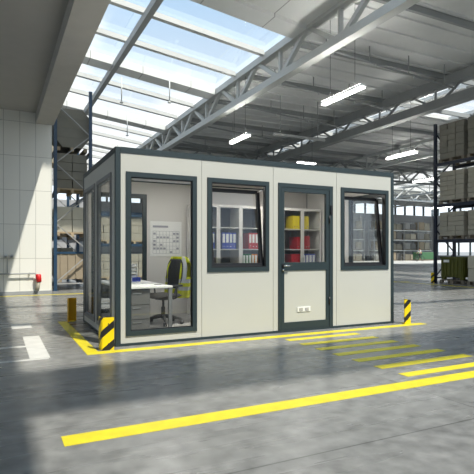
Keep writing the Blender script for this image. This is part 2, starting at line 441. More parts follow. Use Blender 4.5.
for x, y, zt_, zb_, lb in ((4.2, 17.8, 9.9, 8.67, 'left'), (6.05, 15.9, 9.6, 8.4, 'right'), (5.7, 22.8, 9.7, 8.26, 'farthest')):
    t = thing('hanging_rod', (x, y, zb_), f'thin pale rod hanging under the skylight, {lb} of three', 'rod', 'rods under the skylight')
    MB().tube([(x, y, zb_), (x, y, zt_)], .03, 8).build('rod', M['steel3'], t)
    MB().tube([(x, y, zb_-.05), (x, y, zb_)], .09, 10).build('end_fitting', M['steel3'], t)
# mezzanine on the left
struct(B(-9, -12, 5.35, -.32, 9.2, 5.75), 'ceiling_mezzanine', M['concrete2'])
struct(B(-.32, -12, 5.04, .17, 9.2, 5.75), 'beam_mezzanine', M['concrete'])
struct(MB().box(-9, 9.2, 0, .12, 15, 5.04).box(-9, 9.2, 5.04, .12, 15, 5.75), 'wall_left', M['block'])
struct(B(-9, 9.17, 0, .12, 9.2, .08), 'baseboard_left', M['steel2'])

# wall fittings
t = thing('compressed_air_pipe', (-.4, 9.1, .55), 'thin grey air pipe running along the white wall to a red coupling', 'pipe')
for x in (-6, -4.5, -3, -1.5, -.5): MB().box(x-.015, 9.08, .575, x+.015, 9.2, .625).build('pipe_clamp', M['steel2'], t)
MB().tube([(-7, 9.1, .60), (-.36, 9.1, .60), (-.3, 9.1, .56), (-.28, 9.1, .5)], .022, 8).build('pipe', M['steel2'], t)
MB().tube([(-.27, 9.06, .58), (-.27, 9.06, .56), (-.25, 9.05, .36), (-.25, 9.05, .34)], [.05, .08, .075, .04], 12).build('red_coupling', M['red'], t)['label'] = 'red coupling'
MB().tube([(-.25, 9.05, .36), (-.31, 9.04, .10)], [.05, .065], 10).build('hose_end', M['carton'], t)
for k, (x, w) in enumerate(((-1.13, 'left'), (-.97, 'right'))):
    t = thing('wall_valve', (x, 9.16, 1.1), f'small round grey fitting on the white wall, {w} one of the pair', 'valve', 'round fittings on the white wall')
    MB().tube([(x, 9.2, 1.1), (x, 9.08, 1.1)], [.05, .062], 14).build('flange', M['steel3'], t)
    MB().tube([(x, 9.08, 1.1), (x, 9.04, 1.1)], [.035, .03], 12).build('cap', M['steel2'], t)
    if k == 0: MB().tube([(x+.04, 9.17, 1.05), (x+.04, 9.17, .62)], .012, 6).build('conduit', M['steel2'], t)

# floor markings
def line(x0, y0, x1, y1, m, label, z=.003):
    o = B(x0, y0, 0, x1, y1, z).build('floor_marking', m); tag(o, label, None, None, 'structure'); return o
line(-.41, -.35, 5.2, -.20, M['yellow'], 'yellow floor line along the cabin front')
line(-.41, -.20, -.26, 2.75, M['yellow'], 'yellow floor line along the cabin left side')
line(-1.0, -3.1, 13, -2.92, M['yellow'], 'long yellow floor line nearest the camera')
line(-12, 8.5, 14, 8.66, M['yellow'], 'yellow floor line along the white wall')
line(13.35, -3, 13.5, 40, M['yellow'], 'yellow floor line before the right rack')
for k in range(7):
    y = -.58 - .358*k
    line(2.25, y-.065, 3.5+.03*k, y+.065, M['yellow'], 'short yellow hatch stripe on the floor')
line(-1.04, -.3, -.82, 1.35, M['whiteline'], 'thick white floor line left of the cabin')
line(-1.16, 2.2, -.86, 2.75, M['whiteline'], 'short thick white floor line')
line(-7, -.36, -.84, -.29, M['whiteline'], 'thin white bay line')
line(-7, 2.62, -1.16, 2.68, M['whiteline'], 'thin white bay line')
line(24, 31, 61, 45.5, M['sunfloor'], 'pale floor zone far across the hall, its sunlight painted in', .002)  # pale tone painted in for the bright sunlit floor band
line(-1.9, .5, -1.04, .6, M['whiteline'], 'thin white tick line')

# ================================================================= RACKS
def rack(name_label, x0, y0, axis, nb, bay, depth, levels, h, m, group=None, mb_=None, brace=None):
    """bays run along axis from (x0,y0); depth along the other axis"""
    t = thing('pallet_rack', (x0, y0, 0), name_label, 'rack', group)
    mb_ = mb_ or m; brace = brace or M['brace']
    def P(u, w, z): return (x0+u, y0+w, z) if axis == 'X' else (x0+w, y0+u, z)
    for i in range(nb+1):
        u = bay*i
        for w in (0, depth):
            a = P(u-.05, w-.05, 0); b = P(u+.05, w+.05, h)
            MB().box(*a, *b).build('post', m, t)
            a = P(u-.09, w-.09, 0); b = P(u+.09, w+.09, .015); MB().box(*a, *b).build('foot_plate', m, t)
        z = .25; k = 0
        while z + 1.0 < h:
            a, b = ((0, depth) if k % 2 == 0 else (depth, 0))
            MB().bar(P(u, a, z), P(u, b, z+.95), .05, .03).build('brace', brace, t); z += .95; k += 1
        MB().bar(P(u, 0, .22), P(u, depth, .22), .04).build('brace', brace, t)
    for i in range(nb):
        for z in levels:
            for w in (0, depth):
                a = P(bay*i+.05, w-.03, z-.12); b = P(bay*(i+1)-.05, w+.03, z); MB().box(*a, *b).build('beam', mb_, t)
    return t

def load(x, y, z, w, d, h, nx, ny, nz, m, label, group, wood=None, pallet=True, jit=.012):
    """pallet + wrapped cartons; x,y = centre, z = underside"""
    t = thing('pallet_load', (x, y, z), label, 'pallet load', group)
    wood = wood or M['wood']; ph = .144 if pallet else 0
    if pallet:
        mb = MB()
        for k in range(3):
            xx = x - w/2 + .05 + (w-.1)*k/2
            mb.box(xx-.05, y-d/2, z, xx+.05, y+d/2, z+.022)
            for j in range(3):
                yy = y - d/2 + .06 + (d-.12)*j/2; mb.box(xx-.05, yy-.06, z+.022, xx+.05, yy+.06, z+.10)
        for j in range(3):
            yy = y - d/2 + .06 + (d-.12)*j/2; mb.box(x-w/2, yy-.06, z+.10, x+w/2, yy+.06, z+.122)
        n = 7
        for j in range(n):
            yy = y - d/2 + (d/n)*(j+.5); mb.box(x-w/2, yy-d/n*.4, z+.122, x+w/2, yy+d/n*.4, z+.144)
        mb.build('wooden_pallet', wood, t)
    cw, cd, ch = (w-.04)/nx, (d-.04)/ny, h/nz
    for k in range(nz):
        for i in range(nx):
            for j in range(ny):
                jx, jy = random.uniform(-jit, jit), random.uniform(-jit, jit)
                cx = x-w/2+.02+cw*i+jx; cy = y-d/2+.02+cd*j+jy; cz = z+ph+ch*k
                MB().box(cx+.009, cy+.009, cz+.006, cx+cw-.009, cy+cd-.009, cz+ch-.006).build('carton', m, t)
    return t

# blue rack left behind the white wall
LV = [.25, 1.73, 3.15, 4.5]
rack('blue pallet rack with pale diagonal braces, behind the end of the white wall', .3, 10.0, 'Y', 2, 2.75, 1.08, LV, 6.45, M['blue'])
g = 'loads in the blue rack'
def crate(x, y, z, w, d, h, m, label, group, rim=None, ribs=7, slots=False):
    t = thing('plastic_crate', (x, y, z), label, 'crate', group)
    mb = MB(); th = .04
    mb.box(x-w/2, y-d/2, z+.1, x+w/2, y-d/2+th, z+h).box(x-w/2, y+d/2-th, z+.1, x+w/2, y+d/2, z+h)
    mb.box(x-w/2, y-d/2+th, z+.1, x-w/2+th, y+d/2-th, z+h).box(x+w/2-th, y-d/2+th, z+.1, x+w/2, y+d/2-th, z+h)
    mb.box(x-w/2+th, y-d/2+th, z+.1, x+w/2-th, y+d/2-th, z+.14)
    for k in range(ribs):
        u = -.5 + (k+.5)/ribs
        mb.box(x+u*w-.02, y-d/2-.025, z+.14, x+u*w+.02, y-d/2, z+h-.08)
        mb.box(x-w/2-.025, y+u*d-.02, z+.14, x-w/2, y+u*d+.02, z+h-.08)
    mb.build('crate_body', m, t)
    r = MB()
    for (a, b, c, e) in ((-w/2-.03, -d/2-.03, w/2+.03, -d/2+.02), (-w/2-.03, d/2-.02, w/2+.03, d/2+.03), (-w/2-.03, -d/2+.02, -w/2+.02, d/2-.02), (w/2-.02, -d/2+.02, w/2+.03, d/2-.02)):
        r.box(x+a, y+b, z+h-.06, x+c, y+e, z+h+.01)
    r.build('crate_rim', rim or m, t)
    for sx in (-1, 1):
        for sy in (-1, 1):
            MB().box(x+sx*(w/2-.08)-.07, y+sy*(d/2-.08)-.07, z, x+sx*(w/2-.08)+.07, y+sy*(d/2-.08)+.07, z+.1).build('foot', m, t)
    return t
c = crate(.84, 10.75, .25, .95, 1.15, .98, M['carton2'], 'brown slotted crate on the lowest level of the blue rack', g, rim=M['blue'], ribs=4)
load(.84, 10.75, 1.73, .98, 1.15, .82, 2, 2, 2, M['carton3'], 'cream carton load on the second level of the blue rack', g)
load(.84, 10.75, 3.15, .98, 1.15, 1.12, 2, 2, 4, M['cartond'], 'grey banded carton load on the third level of the blue rack', g)
# hexagonal (octabin) top load
t = thing('octagonal_bin', (.84, 10.75, 4.5), 'dark eight sided cardboard bin on the top level of the blue rack', 'bin', g)
for dx in (-.42, 0, .42): MB().box(.84+dx-.05, 10.2, 4.5, .84+dx+.05, 11.3, 4.62).build('pallet_runner', M['wood'], t)
hw, hh = .52, 1.25
poly = [(.84-.3, 4.62), (.84+.3, 4.62), (.84+hw, 4.62+.28), (.84+hw, 4.62+hh-.22), (.84+hw-.2, 4.62+hh), (.84-hw+.2, 4.62+hh), (.84-hw, 4.62+hh-.22), (.84-hw, 4.62+.28)]
mb = MB().prism(poly, 'Y', 10.2, 11.3)
for z in (4.95, 5.25, 5.55): mb.box(.84-hw-.008, 10.19, z, .84+hw+.008, 11.31, z+.03)
mb.build('bin_body', M['cartond'], t)
for i, (z, lv) in enumerate(((.25, 'lowest'), (1.73, 'second'), (4.5, 'top'))):
    load(.84, 13.9+.0*i, z, .98, 1.15, 1.0, 2, 2, 3, M['carton'], f'grey carton load deeper inside the blue rack, {lv} level', g)

# dark rack right
RX, RY = 14.25, 7.45
rack('tall dark navy pallet rack full of grey loads at the right edge', RX, RY-5.6, 'Y', 2, 2.8, 1.08, [1.72, 3.10, 4.72], 6.3, M['navy'], brace=M['navy'])
g = 'loads in the right rack'
cols = [(RY-.72, 'beside the dark post'), (RY-2.0, 'at the picture edge')]
for y, w in cols:
    load(RX+.54, y, 3.10, 1.05, 1.15, 1.12, 2, 3, 6, M['carton'], f'grey carton load on the middle shelf of the right rack, {w}', g, wood=M['wood2'])
    load(RX+.54, y, 4.72, 1.05, 1.15, 1.36, 2, 3, 6, M['cartond'], f'dark grey carton load on the top shelf of the right rack, {w}', g, wood=M['wood2'])
    load(RX+.54, y, 1.72, 1.05, 1.15, .92, 2, 3, 5, M['carton'], f'grey carton load on the first shelf of the right rack, {w}', g, wood=M['wood2'])
oc = crate(RX+.54, cols[0][0], .17, .95, 1.0, .86, M['olive'], 'olive green ribbed crate on a pallet under the right rack', g, ribs=6)
load(RX+.54, cols[0][0], .0, 1.0, 1.1, .02, 1, 1, 1, M['wood2'], 'low wooden pallet carrying the olive green crate', g, wood=M['wood2'])
MB().box(RX+.02, cols[0][0]+.1, .83, RX+.04, cols[0][0]+.34, .93).build('paper_label', M['paper'], oc)
load(RX+.54, cols[1][0], .0, 1.05, 1.15, .95, 2, 2, 2, M['carton3'], 'pale carton load on the floor under the right rack', g, wood=M['wood2'])

# rack behind cabin seen through its glass
rack('blue rack standing behind the cabin, seen through its rear window', 2.2, 15.2, 'X', 2, 2.75, 1.05, [1.6, 3.0], 4.4, M['blue'])
k = 0
for z, lv in ((.0, 'floor level'), (1.6, 'upper level')):
    for x, w in ((3.0, 'left end'), (4.2, 'centre left'), (5.75, 'centre right'), (6.95, 'right end')):
        load(x, 15.72, z, 1.1, .98, 1.0, 3, 1, 3, M['carton'], f'carton load in the rack behind the cabin, {lv}, {w}', 'loads in the rack behind the cabin')

# far racks near end wall
for i, (x, n, lb) in enumerate(((33.0, 4, 'left'), (46.0, 4, 'right'))):
    rack(f'distant grey pallet rack before the end wall, {lb} one', x, 46.0, 'X', n, 2.8, 1.1, [1.5, 3.0, 4.4], 5.6, M['steel2'], 'distant racks by the end wall', mb_=M['steel3'])
    for b in range(n):
        for z, lv in ((0, 'floor'), (1.5, 'second'), (3.0, 'third'), (4.4, 'top')):
            if (b*5+int(z)*3+i) % 7 == 3: continue
            h = (.9, 1.1, .8)[(b+int(z)) % 3]
            t = thing('pallet_load', (x+1.4+2.8*b, 46.55, z), f'distant load, {lv} level of the {lb} far rack, bay {("one", "two", "three", "four")[b]} from left', 'pallet load', 'loads in the distant racks')
            MB().box(x+.3+2.8*b, 46.05, z, x+2.5+2.8*b, 47.05, z+.13).build('wooden_pallet', M['wood2'], t)
            MB().box(x+.35+2.8*b, 46.08, z+.13, x+1.35+2.8*b, 47.02, z+.13+h).build('carton', M[('cartond', 'grey', 'carton2')[(b+int(z)+i) % 3]], t)
            MB().box(x+1.45+2.8*b, 46.08, z+.13, x+2.45+2.8*b, 47.02, z+.13+h*.9).build('carton', M[('cartond', 'carton', 'deskgrey')[(b*2+int(z)) % 3]], t)
# near taller rack just right of the cabin, far
rack('slim distant rack just right of the cabin corner', 36.0, 40.0, 'Y', 1, 2.8, 1.1, [1.5, 3.0, 4.5, 5.6], 6.4, M['steel3'])
for z, lv in ((0, 'floor'), (1.5, 'second'), (3.0, 'third')):
    load(36.55, 41.4, z, 1.0, 2.2, .95, 1, 2, 2, M['carton'], f'load on the {lv} level of the slim distant rack', 'loads in the slim distant rack')
t = thing('green_stack', (54.2, 44.7, 0), 'green covered stack on the floor behind the cyclist', 'stack')
MB().box(52.4, 44.2, 0, 56.0, 45.2, .15).build('wooden_pallet', M['wood2'], t)
MB().box(52.5, 44.2, .15, 55.9, 45.2, 1.2, bev=.08).build('cover', M['greenm'], t)

# ---- hazard corner guards
def guard(x, y, sx, sy, label, m='hazard', h=.41, w=.16):
    """L guard: corner at (x,y), one plate along x*sx, another along y*sy"""
    t = thing('corner_guard', (x, y, 0), label, 'corner guard', 'hazard striped corner guards')
    th = .012; r = .03; n = 5
    outer = [(sx*w, 0)]; 
    for k in range(n+1):
        a = PI/2*k/n; outer.append((sx*(r - r*math.sin(a)), sy*(r - r*math.cos(a))))
    outer.append((0, sy*w))
    inner = [(sx*th, sy*w)]
    for k in range(n+1):
        a = PI/2*k/n; rr = r-th; inner.append((sx*(r - rr*math.cos(a)), sy*(r - rr*math.sin(a))))
    inner.append((sx*w, sy*th))
    poly = [(x+u, y+v) for u, v in outer+inner]
    MB().prism(poly, 'Z', .0, h).build('guard_plate', M[m], t)
    MB().prism([(x+sx*.02, y+sy*.02), (x+sx*.12, y+sy*.02), (x+sx*.12, y+sy*.12), (x+sx*.02, y+sy*.12)], 'Z', 0, .01).build('foot_plate', M['yelb'], t)
    for (u, v) in ((.09, 0),):
        for z in (.08, .33):
            MB().tube([(x+sx*u, y+sy*v, z), (x+sx*u, y-sy*.006, z)], .008, 8).build('bolt', M['black'], t)
    return t
guard(-.215, -.17, 1, 1, 'yellow and black striped guard at the nearest corner of the cabin')
guard(-.25, 2.78, 1, -1, 'amber guard at the rear left corner of the cabin', 'orange')
guard(5.01, -.19, -1, 1, 'striped guard at the right front corner of the cabin')
guard(RX-.13, RY+.12, 1, -1, 'small striped guard at the foot of the dark rack post')

# ================================================================= CABIN
W, D, H = 4.79, 2.6, 2.6
cab = thing('office_cabin', (0, 0, 0), 'white modular office cabin with slate grey frames standing in the hall', 'cabin')
P = .066  # post
T = .06   # wall thickness
# posts, ring beams
for (x, y) in ((0, 0), (W-P, 0), (0, D-P), (W-P, D-P)):
    MB().box(x, y, .0, x+P, y+P, H, bev=.004).build('corner_post', M['slate'], cab)
for z0, z1, nm in ((H-.075, H, 'top_rail'), (0, .035, 'bottom_rail')):
    MB().box(P, -.002, z0, W-P, .06, z1).build(nm, M['slate'], cab)
    MB().box(P, D-.06, z0, W-P, D+.002, z1).build(nm, M['slate'], cab)
    MB().box(-.002, P, z0, .06, D-P, z1).build(nm, M['slate'], cab)
    MB().box(W-.06, P, z0, W+.002, D-P, z1).build(nm, M['slate'], cab)
MB().box(.06, .06, .0, W-.06, D-.06, .05).build('cabin_floor', M['innerfloor'], cab)
MB().box(.02, .02, H-.05, W-.02, D-.02, H-.01).build('cabin_roof', M['inner'], cab)

ZB, ZT = .035, H-.075
WT = 2.285
def wall_piece(axis, a0, a1, off, openings, name='wall_panel'):
    """panel spanning a0..a1 along axis on plane off..off+T with rectangular openings (u0,u1,z0,z1)"""
    out = MB(); inn = MB()
    def bx(mb, u0, u1, z0, z1, o0, o1):
        if u1-u0 < 1e-4 or z1-z0 < 1e-4: return
        if axis == 'X': mb.box(u0, o0, z0, u1, o1, z1)
        else: mb.box(o0, u0, z0, o1, u1, z1)
    o0, o1 = off
    rects = []
    if not openings: rects = [(a0, a1, ZB, ZT)]
    else:
        u0, u1, z0, z1 = openings[0]
        rects = [(a0, u0, ZB, ZT), (u1, a1, ZB, ZT), (u0, u1, z1, ZT), (u0, u1, ZB, z0)]
    g = .004
    for (p, q, z0, z1) in rects:
        pp = p + (g if p == a0 else 0); qq = q - (g if q == a1 else 0)
        bx(out, pp, qq, z0, z1, o0, o1)
    out.build(name, M['panel'], cab)
    # inner lining
    i0, i1 = (o1+.001, o1+.009) if off[0] < off[2] else (0, 0)
    return rects
def panel(axis, a0, a1, side, op=None):
    """side: coordinate of outer face; inward direction sign"""
    face, sgn = side
    def bx(mb, u0, u1, z0, z1, d0, d1):
        if u1-u0 < 1e-3 or z1-z0 < 1e-3: return
        o0, o1 = face+sgn*d0, face+sgn*d1
        if axis == 'X': mb.box(u0, o0, z0, u1, o1, z1)
        else: mb.box(o0, u0, z0, o1, u1, z1)
    if op: u0, u1, z0, z1 = op; rects = [(a0, u0, ZB, ZT), (u1, a1, ZB, ZT), (u0, u1, z1, ZT), (u0, u1, ZB, z0)]
    else: rects = [(a0, a1, ZB, ZT)]
    out = MB(); inn = MB(); g = .003
    for (p, q, z0, z1) in rects:
        pp = p + (g if abs(p-a0) < 1e-6 else 0); qq = q - (g if abs(q-a1) < 1e-6 else 0)
        bx(out, pp, qq, z0, z1, .006, .05); bx(inn, p, q, z0, z1, .05, .058)
    o = out.build('wall_panel', M['panel'], cab); inn.build('inner_lining', M['inner'], o)
    # joint strip behind gap
def frame(mb, axis, face, sgn, u0, u1, z0, z1, w, d0, d1):
    def bx(a, b, c, d):
        o0, o1 = face+sgn*d0, face+sgn*d1
        if axis == 'X': mb.box(a, o0, c, b, o1, d)
        else: mb.box(o0, a, c, o1, b, d)
    bx(u0, u1, z1-w, z1); bx(u0, u1, z0, z0+w); bx(u0, u0+w, z0+w, z1-w); bx(u1-w, u1, z0+w, z1-w)
    return mb
def pane(mb, axis, face, sgn, u0, u1, z0, z1, d=.03):
    o0, o1 = face+sgn*d, face+sgn*(d+.006)
    if axis == 'X': mb.box(u0, o0, z0, u1, o1, z1)
    else: mb.box(o0, u0, z0, o1, u1, z1)
    return mb
def fixed_window(axis, side, u0, u1, z0, z1, w=.065, m='slate'):
    face, sgn = side
    f = frame(MB(), axis, face, sgn, u0, u1, z0, z1, w, -.008, .055).build('window_frame', M[m], cab)
    pane(MB(), axis, face, sgn, u0+w*.8, u1-w*.8, z0+w*.8, z1-w*.8).build('pane', M['glass'], f)
    frame(MB(), axis, face, sgn, u0+w*.9, u1-w*.9, z0+w*.9, z1-w*.9, .018, .015, .05).build('gasket', M['black'] if m == 'slate' else M['steel2'], f)
    return f
F = (0, 1); BK = (D, -1); L = (0, 1); R = (W, -1)
# --- front
pw = (W-2*P)/4
xs = [P+pw*i for i in range(5)]
ops = [(.135, 1.13, .125, WT), (1.29, 2.296, .945, WT), (2.457, 3.48, .035, WT), (3.645, 4.665, .935, WT)]
xs = [P, 1.205, 2.37, 3.56, W-P]
for i in range(4): panel('X', xs[i], xs[i+1], F, ops[i])
MB().box(P, .02, ZB, W-P, .0055+.02, ZT) 
fixed_window('X', F, *ops[0])
def tilt_window(u0, u1, z0, z1, tilt=.13):
    w = .062
    f = frame(MB(), 'X', 0, 1, u0, u1, z0, z1, w, -.008, .055).build('window_frame', M['slate'], cab)
    frame(MB(), 'X', 0, 1, u0+w, u1-w, z0+w, z1-w, .014, .0, .05).build('gasket', M['black'], f)
    # sash: hinged at the bottom, leaning into the room
    a0, a1, b0, b1 = u0+w+.012, u1-w-.012, z0+w+.012, z1-w-.05
    def tl(p):
        x, y, z = p; t = z-b0; an = math.atan2(tilt, b1-b0)
        return (x, .045 + t*math.sin(an) + y*math.cos(an), b0 + t*math.cos(an) - y*math.sin(an))
    s = frame(MB(), 'X', 0, 1, a0, a1, b0, b1, .042, .0, .045); s.v = [tl(v) for v in s.v]
    so = s.build('sash', M['black'], f)
    g = frame(MB(), 'X', 0, 1, a0+.034, a1-.034, b0+.034, b1-.034, .014, -.004, .045); g.v = [tl(v) for v in g.v]
    g.build('gasket', M['black'], f)
    p = MB().box(a0+.04, .02, b0+.04, a1-.04, .026, b1-.04); p.v = [tl(v) for v in p.v]
    p.build('pane', M['glass'], f)
    # stay arm
    MB().bar((a1-.03, .05, b1-.02), tl((a1-.03, .03, b1-.02)), .012, .02).build('stay_arm', M['alu'], f)
    MB().bar(tl((a1-.02, .05, (b0+b1)/2+.03)), tl((a1-.02, .05, (b0+b1)/2-.09)), .02, .02).build('sash_handle', M['alu'], f)
tilt_window(*ops[1]); tilt_window(*ops[3])
# door
u0, u1, z0, z1 = ops[2]; w = .075
df = MB(); df.box(u0, -.008, z1-.06, u1, .055, z1).box(u0, -.008, z0, u0+.045, .055, z1-.06).box(u1-.07, -.008, z0, u1, .055, z1-.06)
door_frame = df.build('door_frame', M['slate'], cab)
a0, a1 = u0+.05, u1-.078
dr = MB(); ZM0, ZM1 = .945, 1.07
for (p, q, r_, s_) in ((a0, a1, z1-.13, z1-.066), (a0, a1, ZM0, ZM1), (a0, a1, z0+.004, .15), (a0, a0+.055, .15, ZM0), (a1-.055, a1, .15, ZM0), (a0, a0+.055, ZM1, z1-.13), (a1-.055, a1, ZM1, z1-.13)):
    dr.box(p, -.004, r_, q, .045, s_)
door = dr.build('door', M['slate'], cab)
frame(MB(), 'X', 0, 1, u0+.0445, u1-.0705, z0, z1-.0605, .006, .0, .05).build('door_gasket', M['black'], door_frame)
MB().box(a0+.05, .008, .145, a1-.05, .035, ZM0+.005).build('door_panel', M['panel'], door)
MB().box(a0+.05, .018, ZM1-.005, a1-.05, .024, z1-.125).build('pane', M['glass'], door)
MB().box(a0+.01, -.014, .985, a0+.05, -.004, 1.05).box(a0+.02, -.03, 1.01, a0+.04, -.014, 1.03).build('lock_plate', M['black'], door)
MB().tube([(a0+.03, -.012, 1.02), (a0+.03, -.055, 1.02), (a0+.045, -.06, 1.02), (a0+.15, -.06, 1.02)], .010, 10).build('door_handle', M['chrome'], door)
MB().tube([(a0+.03, -.004, .955), (a0+.03, -.02, .955)], .014, 12).build('key_cylinder', M['chrome'], door)
for z in (.45, 1.75):
    MB().tube([(u1-.074, -.014, z-.06), (u1-.074, -.014, z+.06)], .011, 10).build('hinge', M['black'], door_frame)
MB().box(u1-.055, -.026, 1.83, u1-.015, -.008, 1.98, bev=.004).build('closer_box', M['black'], door_frame)
# double vent / socket on the door panel
vx, vz = 2.80, .30
vp = MB().box(vx, -.004, vz, vx+.245, .008, vz+.075, bev=.002).build('socket_plate', M['white'], door)
for k in range(2):
    x = vx+.035+.11*k
    MB().box(x, -.007, vz+.012, x+.062, -.004, vz+.058).build('socket', M['grey'], vp)
    for q in range(3): MB().box(x+.006, -.009, vz+.018+.013*q, x+.056, -.007, vz+.024+.013*q).build('slot', M['cabinet'], vp)
# --- left side
yl = [P, 1.38, D-P]
panel('Y', yl[0], yl[1], L, (.27, 1.30, .13, WT+.02)); panel('Y', yl[1], yl[2], L, (1.47, 2.45, .13, WT+.02))
fixed_window('Y', L, .27, 1.30, .13, WT+.02, .055, 'midgrey'); fixed_window('Y', L, 1.47, 2.45, .13, WT+.02, .055, 'midgrey')
# --- right side
panel('Y', P, 1.3, R, (.16, 1.14, .9, WT)); panel('Y', 1.3, D-P, R)
fixed_window('Y', R, .16, 1.14, .9, WT)
# --- back
xb = [P, 1.2, 2.4, 3.55, W-P]
panel('X', xb[0], xb[1], BK, (.13, 1.14, .13, WT+.02))
for i in (1, 2, 3): panel('X', xb[i], xb[i+1], BK)
fixed_window('X', BK, .13, 1.14, .13, WT+.02, .07)
# joint backing strips
for x in xs[1:4]: MB().box(x-.01, .012, ZB, x+.01, .049, ZT).build('joint_strip', M['grey'], cab)
# ceiling lamps inside
for x, lb in ((1.3, 'left'), (3.4, 'right')):
    t = thing('ceiling_lamp', (x, 1.3, 2.5), f'flat white ceiling lamp inside the cabin, {lb} one', 'lamp', 'ceiling lamps inside the cabin')
    MB().box(x-.6, 1.2, 2.50, x+.6, 1.4, 2.55).build('housing', M['white'], t)
    MB().box(x-.57, 1.22, 2.49, x+.57, 1.38, 2.50).build('diffuser', M['lampin'], t)

# ================================================================= INTERIOR
FZ = .05
# desk
t = thing('office_desk', (.55, 1.3, FZ), 'white desk along the glazed side of the cabin, drawers under its near end', 'desk')
MB().box(.16, .36, .715, .90, 2.25, .745, bev=.004).build('desk_top', M['desk'], t)
for (x, y) in ((.87, .40), (.87, 2.2), (.2, 2.2)):
    MB().box(x-.02, y-.02, FZ, x+.03, y+.03, .715).build('leg', M['alu'], t)
MB().box(.2, 2.0, .45, .88, 2.02, .715).build('modesty_panel', M['grey'], t)
ped = MB().box(.2, .42, FZ, .58, 1.0, .70).build('drawer_unit', M['deskgrey'], t)
for k in range(3):
    z = .08+.205*k
    MB().box(.205, .405, z, .575, .42, z+.195).build('drawer_front', M['deskgrey'], ped)
    MB().box(.33, .395, z+.15, .45, .405, z+.165).build('drawer_handle', M['alu'], ped)

# papers + binder on the desk
t = thing('lying_binder', (.6, 1.7, .745), 'blue binder lying flat on the desk under the paper trays', 'binder')
MB().box(.42, 1.52, .745, .74, 1.86, .815).build('cover', M['blueb'], t)
MB().box(.50, 1.515, .755, .60, 1.52, .805).build('spine_label', M['paper'], t)
t = thing('paper_trays', (.58, 1.7, .816), 'stack of white letter trays on the blue binder', 'letter tray')
for k in range(4):
    z = .816+.058*k
    MB().box(.44, 1.56, z, .70, 1.84, z+.006).box(.44, 1.56, z, .446, 1.84, z+.04).box(.694, 1.56, z, .70, 1.84, z+.04).box(.44, 1.834, z, .70, 1.84, z+.04).build('tray', M['white'], t)
    MB().box(.455, 1.575, z+.006, .685, 1.83, z+.03).build('paper_stack', M['paper'], t)
for (x, y) in ((.447, 1.563), (.693, 1.563), (.447, 1.837), (.693, 1.837)): MB().box(x-.004, y-.004, .816, x+.004, y+.004, 1.05).build('tray_post', M['white'], t)
t = B(.62, .75, .745, .83, 1.05, .750).build('paper_sheet', M['paper']); tag(t, 'loose white sheet lying on the near part of the desk', 'paper')
t = thing('pen', (.8, .62, .751), 'thin grey pen on the desk beside the loose sheet', 'pen')
MB().tube([(.70, .60, .750), (.82, .66, .750)], .005, 8).build('pen_barrel', M['grey'], t)

# wall planner
t = thing('wall_planner', (1.5, D-.062, 1.5), 'large white wall planner with a grid above the chair', 'planner')
MB().box(1.2, D-.066, 1.15, 1.82, D-.0585, 1.81).build('sheet', M['paper'], t)
mb = MB()
for k in range(9): x = 1.25+.065*k; mb.box(x, D-.0675, 1.2, x+.005, D-.066, 1.62)
for k in range(7): z = 1.2+.07*k; mb.box(1.25, D-.0675, z, 1.775, D-.066, z+.005)
random.seed(3)
for k in range(22):
    x = 1.26+.065*random.randrange(8); z = 1.21+.07*random.randrange(6); mb.box(x, D-.0675, z, x+.045, D-.066, z+.035)
mb.box(1.25, D-.0675, 1.69, 1.55, D-.066, 1.73)
mb.build('printed_grid', M['ink'], t)

# cabinets
YC, YE = 1.97, 2.42
CX = [1.88, 2.82, 3.76, 4.70]
names = ['left tall cabinet next to the wall planner', 'middle tall cabinet between its two neighbours', 'right tall cabinet, seen through the door glass']
SH = [.48, .88, 1.29, 1.70]
for i in range(3):
    x0, x1 = CX[i]+.002, CX[i+1]-.002
    t = thing('filing_cabinet', ((x0+x1)/2, (YC+YE)/2, FZ), 'light grey glass fronted ' + names[i], 'cabinet', 'filing cabinets along the cabin back wall')
    MB().box(x0, YC+.02, FZ, x0+.02, YE, 2.12).box(x1-.02, YC+.02, FZ, x1, YE, 2.12).box(x0+.02, YC+.02, 2.10, x1-.02, YE, 2.12).box(x0+.02, YC+.02, FZ, x1-.02, YE, FZ+.06).build('carcass', M['cabinet'], t)
    MB().box(x0+.02, YE-.012, FZ+.06, x1-.02, YE-.002, 2.10).build('back_panel', M['cabdark'], t)
    xm = (x0+x1)/2
    MB().box(xm-.01, YC+.03, FZ+.06, xm+.01, YE-.014, 2.10).build('divider', M['cabdark'], t)
    for z in SH: MB().box(x0+.021, YC+.025, z-.02, x1-.021, YE-.015, z).build('shelf', M['cabinet'], t)
    for s in (0, 1):
        p, q = (x0, xm-.002) if s == 0 else (xm+.002, x1)
        d = MB(); w = .035
        d.box(p, YC, 2.07, q, YC+.018, 2.12).box(p, YC, FZ+.06, q, YC+.018, FZ+.11).box(p, YC, FZ+.11, p+w, YC+.018, 2.07).box(q-w, YC, FZ+.11, q, YC+.018, 2.07)
        dd = d.build('door', M['cabinet'], t)
        hx = q-.015 if s == 0 else p+.015
        MB().box(p+w, YC+.006, FZ+.11, q-w, YC+.010, 2.07).build('pane', M['glass'], dd)
        MB().box(hx-.006, YC-.02, 1.0, hx+.006, YC, 1.12).build('handle', M['alu'], dd)

